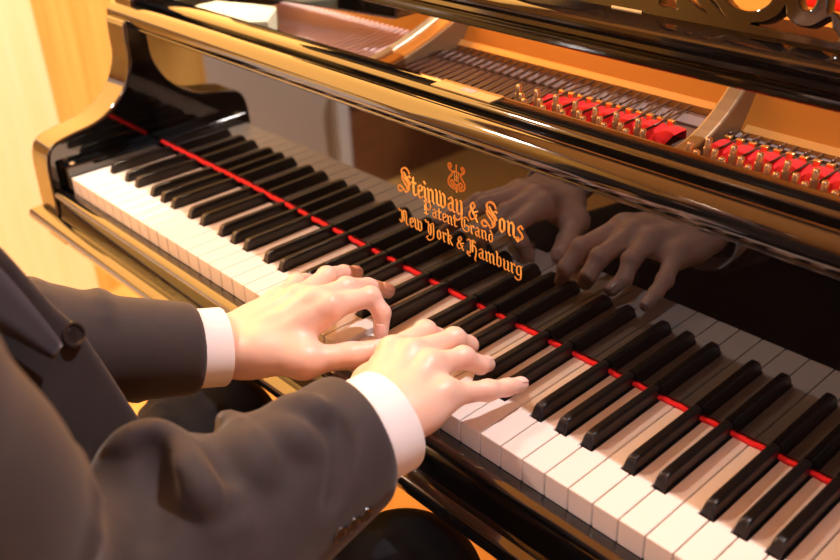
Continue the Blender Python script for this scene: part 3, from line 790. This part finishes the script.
# deep elbow crease, its rolled edge, and softer drag folds down the right sleeve
def fold(pts, r, k=.012, op='add', dz=0.0):
    p = [np.array(q)+np.array((.2,-.2,.95))*dz for q in spline(pts, 4)]; N = len(p)-1
    for i in range(N):
        a, b = r*(.35+.65*math.sin(math.pi*(i+.0)/N)), r*(.35+.65*math.sin(math.pi*(i+1.0)/N))
        J.cone(p[i], p[i+1], a, b, k, op=op)
J.cone((.716,-.264,.084), (.737,-.243,.082), .030, .028, .022)
fold([(.712,-.2735,.1080),(.717,-.2660,.1130),(.722,-.2560,.1140),(.727,-.2475,.1125),(.738,-.2410,.1070)], .0060, .012)
fold([(.738,-.2430,.1090),(.7558,-.2509,.1087),(.7724,-.2511,.1028),(.7863,-.2487,.0955)], .0060, .014)
fold([(.7363,-.2593,.1175),(.7526,-.2662,.1063),(.7726,-.2787,.1032),(.7895,-.2916,.0955)], .0050, .014, 'sub', .0025)
fold([(.7468,-.1412,.0943),(.7637,-.1393,.0917),(.7795,-.1410,.0839),(.7912,-.1479,.0735),(.8005,-.1611,.0606),(.8051,-.1726,.0513)], .0058, .012, 'sub', .004)
fold([(.7291,-.1794,.0866),(.7574,-.1735,.0887),(.7738,-.1693,.0834)], .0065, .016)
fold([(.734,-.1655,.0888),(.7438,-.1505,.0902),(.7559,-.1438,.0896)], .0050, .016)
fold([(.7389,-.2039,.0923),(.7607,-.2041,.0914),(.7782,-.2076,.0837)], .0065, .016)
# cut the sleeves square and hollow them at the wrist
def half(Wp, D, off):
    c = Wp-D*off
    def fn(x, y, z): return -((x-c[0])*D[0]+(y-c[1])*D[1]+(z-c[2])*D[2])
    return c, fn
for Wp, D, off, r in ((RW+DROOP, RDIR, .023, .051), (LW, LDIR, .026, .041)):
    c, fn = half(Wp, D, off)
    J.put(c-.07, c+.09, fn, .009, 'sub')
jme, _ = J.mesh('jacket'); del J
jacket = link('jacket', jme, JACK, person)
md = jacket.modifiers.new('soften', 'SMOOTH'); md.factor = .5; md.iterations = 6
tag(jacket, 'dark brown-black suit jacket, open at the front')

# lapel on the hanging front, its button and the sleeve buttons
def strip(name, pts, w0, w1, m, parent, nrm, thick=.003):
    bm = bmesh.new(); prev = None; N = len(pts)
    for i, p in enumerate(pts):
        a, b = np.array(pts[max(i-1,0)]), np.array(pts[min(i+1,N-1)]); ax = unit(b-a); sd = unit(np.cross(ax, nrm)); w = w0+(w1-w0)*i/(N-1)
        r = [bm.verts.new(np.array(p)+sd*w*s) for s in (-1, -.3, .4, 1)]
        if prev:
            for k in range(3): bm.faces.new((prev[k], prev[k+1], r[k+1], r[k]))
        prev = r
    o = from_bm(name, bm, m, parent, smooth=True)
    md = o.modifiers.new('thick', 'SOLIDIFY'); md.thickness = thick; md.offset = 1
    return o
def button(c, nrm, r, parent):
    n = Vector(unit(nrm)); M = Matrix.Translation(Vector(c)) @ n.to_track_quat('Z', 'Y').to_matrix().to_4x4()
    bm = bmesh.new(); lathe(bm, [(.0001,0),(r*.9,0),(r,r*.16),(r*.96,r*.32),(r*.78,r*.36),(r*.66,r*.22),(.0001,r*.20)], (0,0,0), 24)
    for k in range(4):
        g = math.pi/4+k*math.pi/2; bm_box(bm, r*.25*math.cos(g)-r*.07, r*.25*math.cos(g)+r*.07, r*.25*math.sin(g)-r*.07, r*.25*math.sin(g)+r*.07, r*.15, r*.27)
    for v in bm.verts: v.co = M @ v.co
    o = from_bm('button', bm, BUTTON, parent); shade_auto(o, 40); return o
strip('lapel', spline([(.627,-.268,.143),(.632,-.284,.175),(.641,-.304,.212),(.653,-.332,.258),(.666,-.360,.305)], 5), .006, .030, LAPEL, jacket, unit((.9,.25,.3)))
bpy.context.view_layer.update(); dg = bpy.context.evaluated_depsgraph_get(); jev = jacket.evaluated_get(dg)
for d in ((-.5879,.3988,-.7037),(-.5845,.4139,-.6979),(-.5809,.4289,-.6918)):          # three small buttons near the cuff
    o = np.array((1.2003,-.4378,.4998)); d = unit(d)
    hit, loc, nr, _ = jev.ray_cast(Vector(o), Vector(d))
    if hit: button(np.array(loc)-np.array(nr)*.0008, np.array(nr), .0066, jacket)

hit, loc, nr, _ = jev.ray_cast(Vector((1.2003,-.4378,.4998)), Vector((-.8231,.2646,-.5025)))
if hit: button(np.array(loc)-np.array(nr)*.001, np.array(nr)*.6+np.array((.4,.1,.3)), .0095, jacket)

# shirt cuffs: hollow oval bands between sleeve and wrist
def cuff(Wp, D, nrm, r, length, start, flat, name='shirt_cuff'):
    D = unit(D); sd = unit(np.cross(D, nrm)); up = np.cross(sd, D); bm = bmesh.new(); rings = []
    prof = [(start-.02, 0), (start+length-.0012, .0006), (start+length, 0), (start+length, -.0016), (start+length-.0012,-.0022), (start-.02,-.0022)]
    n = 48
    for o_, dr in prof:
        c = Wp-D*.030+D*o_
        rings.append([bm.verts.new(c+sd*math.cos(2*math.pi*k/n)*(r+dr)*(1+.012*math.sin(3*2*math.pi*k/n))+up*math.sin(2*math.pi*k/n)*(r*flat+dr)) for k in range(n)])
    for i in range(len(rings)-1):
        for k in range(n): bm.faces.new((rings[i][k], rings[i][(k+1) % n], rings[i+1][(k+1) % n], rings[i+1][k]))
    o = from_bm(name, bm, CUFF, person); shade_auto(o, 40); return o
cuff(RW+np.array((.004,0,-.004)), RDIR, NR, .0435, .0290, .007, .93)
cuff(LW, LDIR, NL, .0375, .0210, .007, .93)

bm = bmesh.new(); rr = []
for h_, r_ in ((-.022,.066),(.014,.062),(.020,.0605),(.020,.0580),(-.022,.0620)):
    rr.append([bm.verts.new((.612+r_*math.cos(2*math.pi*k/40), -.411+h_*.5+r_*1.02*math.sin(2*math.pi*k/40), .392+h_-.012*math.sin(2*math.pi*k/40))) for k in range(40)])
for a, b in zip(rr[:-1], rr[1:]):
    for k in range(40): bm.faces.new((a[k], a[(k+1) % 40], b[(k+1) % 40], b[k]))
shade_auto(from_bm('shirt_collar', bm, CUFF, person), 40)
# --- trousers and shoes
tx = axis((.28,.86,.006)); ty = axis((-.60,.16,.006)); tz = axis((-.72,-.06,.006))
T = Field(tx, ty, tz)
for h, k_, a in ((HIPR, KNR, ANR), (HIPL, KNL, ANL)):
    T.chain([h, lerp(h, k_, .55), k_, a+np.array((0,0,-.03))], [.092,.084,.070,.055], .03)
    for t, th in ((.55,.006),(.68,.007),(.80,.006),(.90,.006)):
        c = lerp(h, k_, t); u = np.array((1.,0,0)); v = np.array((0,0,1.)); r = .092+(.070-.092)*t
        T.chain([c+u*math.cos(g)*r+v*math.sin(g)*r+np.array((0,.02*math.sin(g*2+t*20),0)) for g in np.linspace(.2,2.9,9)], [.001,th*.6,th,th,th,th,th,th*.6,.001], .014)
T.chain([np.array((.53,-.47,-.175)), np.array((.69,-.47,-.175))], [.11,.11], .04)
tme, _ = T.mesh('trousers'); link('trousers', tme, TROUS, person)
for a in (ANR, ANL):
    f = Field(axis((a[0]-.08,a[0]+.08,.005)), axis((a[1]-.12,a[1]+.26,.005)), axis((FLOOR-.01,FLOOR+.16,.005)))
    f.chain([np.array((a[0],a[1]-.05,FLOOR+.045)), np.array((a[0],a[1]+.06,FLOOR+.045)), np.array((a[0],a[1]+.17,FLOOR+.036))], [.042,.042,.034], .02)
    f.cone((a[0],a[1]-.02,FLOOR+.06), (a[0],a[1]-.02,FLOOR+.10), .043, .045, .02)
    f.put((a[0]-.1,a[1]-.2,FLOOR-.05), (a[0]+.1,a[1]+.3,FLOOR+.002), lambda x, y, z: z-(FLOOR+.001)+0*x+0*y, .003, 'sub')
    me, _ = f.mesh('shoe'); link('shoe', me, SHOE, person)

# --- bench under the player
bench = empty('piano_bench', (.61,-.52,FLOOR)); tag(bench, 'black padded piano bench under the seated player', 'bench')
def local(o, root):
    o.parent = root; o.matrix_parent_inverse = Matrix.Translation(-root.location)
seat = box('seat', (.30,.92,-.68,-.36,-.335,-.278), BENCHS, None, bevel=.018, seg=4); local(seat, bench)
local(box('apron', (.32,.90,-.66,-.38,-.40,-.335), LACQ, None, bevel=.003), bench)
for lx in (.345,.875):
    for ly in (-.635,-.405):
        bm = bmesh.new(); lathe(bm, [(.018,0),(.020,.01),(.026,.26),(.030,.30),(.030,.332)], (lx, ly, FLOOR), 16)
        o = from_bm('leg', bm, LACQ, None); shade_auto(o, 40); local(o, bench)
# ================================================================== THE ROOM
def st(o): o['kind'] = 'structure'; return o
XL, XR, YB, YFar, ZC = -.95, 4.2, -3.6, 3.6, 2.1
st(box('floor', (XL-.1, XR+.1, YB-.1, YFar+.1, FLOOR-.05, FLOOR), FLOORW))
st(box('ceiling', (XL-.1, XR+.1, YB-.1, YFar+.1, ZC, ZC+.05), PLASTER))
st(box('wall_left', (XL-.1, XL, -.47, YFar, FLOOR, ZC), WALLWOOD))
st(box('wall_left_2', (XL-.1, XL, YB, -.47, FLOOR, -.05), GREYWALL))
st(box('wall_left_3', (XL-.1, XL, YB, -.47, -.05, ZC), WALLWOOD))
st(box('wall_back', (XL-.1, XR+.1, YFar, YFar+.1, FLOOR, ZC), WALLWOOD))
st(box('wall_front', (XL-.1, XR+.1, YB-.1, YB, FLOOR, ZC), BROWNP))
st(box('wall_right', (XR, XR+.1, YB, YFar, FLOOR, ZC), BROWNP))
st(box('light_patch_panel', (XL, XL+.018, -.05, .345, FLOOR, .31), mat('wall_light_patch', (.96,.80,.46), rough=.5, noise=(3,(.98,.86,.56),(1,14,.6),5)), bevel=.003))  # paler panel added to stand for a bright light patch on the wall
st(box('door_1', (XL, XL+.012, -2.6, -.91, FLOOR, -.43), BROWNP))
bm = bmesh.new(); bm_box(bm, XL, XL+.03, -.91, -.865, FLOOR, -.385); bm_box(bm, XL, XL+.03, -2.6, -.91, -.43, -.385)
st(from_bm('trim_2', bm, WHITEP, bevel=.003))

# unseen glowing panel added on the left wall for warm lacquer reflections
GLOW = mat('warm_glow', (.25,.10,.02), rough=.8, emis=((1,.46,.10), 5.4))
st(box('added_glow_panel', (XL, XL+.012, -1.35, 1.9, .36, 1.95), GLOW))
bm = bmesh.new()
for b in ((-1.40,-1.35,.31,2.0),(1.9,1.95,.31,2.0),(-1.40,1.95,.31,.36),(-1.40,1.95,1.95,2.0)): bm_box(bm, XL, XL+.03, *b)
st(from_bm('added_glow_panel_trim', bm, WHITEP))  # white border of the added glowing panel
# ================================================================== LIGHT AND CAMERA
def area(name, loc, target, size, power, col, sy=None):
    l = bpy.data.lights.new(name, 'AREA'); l.energy = power; l.color = col; l.size = size
    if sy: l.shape = 'RECTANGLE'; l.size_y = sy
    o = bpy.data.objects.new(name, l); COL.objects.link(o); o.location = loc
    o.rotation_euler = (Vector(target)-Vector(loc)).to_track_quat('-Z', 'Y').to_euler(); return o
area('window_light', (-.55,-.75,1.45), (.35,0,0), .10, 13, (1,.92,.86))
area('ceiling_light', (1.0,.935,1.95), (.72,.0,0), .035, 35, (1,.91,.92))
area('room_fill', (2.2,-2.0,1.9), (.6,0,0), 2.8, 34, (.86,.88,1))
def spot(name, loc, target, deg, power, col, blend=.5, r=.03):
    l = bpy.data.lights.new(name, 'SPOT'); l.energy = power; l.color = col; l.spot_size = math.radians(deg); l.spot_blend = blend; l.shadow_soft_size = r
    o = bpy.data.objects.new(name, l); COL.objects.link(o); o.location = loc
    o.rotation_euler = (Vector(target)-Vector(loc)).to_track_quat('-Z', 'Y').to_euler(); return o
spot('wall_spot', (.35,.75,1.95), (-.95,.25,-.2), 58, 170, (1,.90,.66))
sl = bpy.data.lights.new('side_spot', 'SPOT'); sl.energy = 750; sl.color = (1,.86,.76); sl.spot_size = math.radians(26); sl.spot_blend = .4; sl.shadow_soft_size = .05
so = bpy.data.objects.new('side_spot', sl); COL.objects.link(so); so.location = (-.05,-1.75,1.3)
so.rotation_euler = (Vector((-.95,-.74,-.42))-Vector(so.location)).to_track_quat('-Z', 'Y').to_euler()
area('side_wash', (-.15,-1.6,1.7), (-.95,-2.0,.6), .4, 24, (1,.80,.56))
area('back_wash', (.8,-2.2,1.9), (.6,-3.6,.8), 1.0, 24, (1,.72,.40))
w = bpy.data.worlds.new('World'); scene.world = w; w.use_nodes = True
bg = w.node_tree.nodes['Background']; bg.inputs[0].default_value = (1,.80,.58,1); bg.inputs[1].default_value = .25
cam = bpy.data.cameras.new('camera'); co = bpy.data.objects.new('camera', cam); COL.objects.link(co)
cam.sensor_width = 36; cam.lens = 933.373/840*36
co.location = (1.200295646,-.437799164,.499801149); co.rotation_euler = (1.047551917,.036258044,.822143902)
cam.clip_start = .02; cam.clip_end = 60
cam.dof.use_dof = True; cam.dof.focus_distance = .86; cam.dof.aperture_fstop = 5.0
scene.camera = co
scene.view_settings.view_transform = 'Standard'; scene.view_settings.look = 'None'
scene.view_settings.exposure = 0.2
try: scene.cycles.use_denoising = True
except Exception: pass
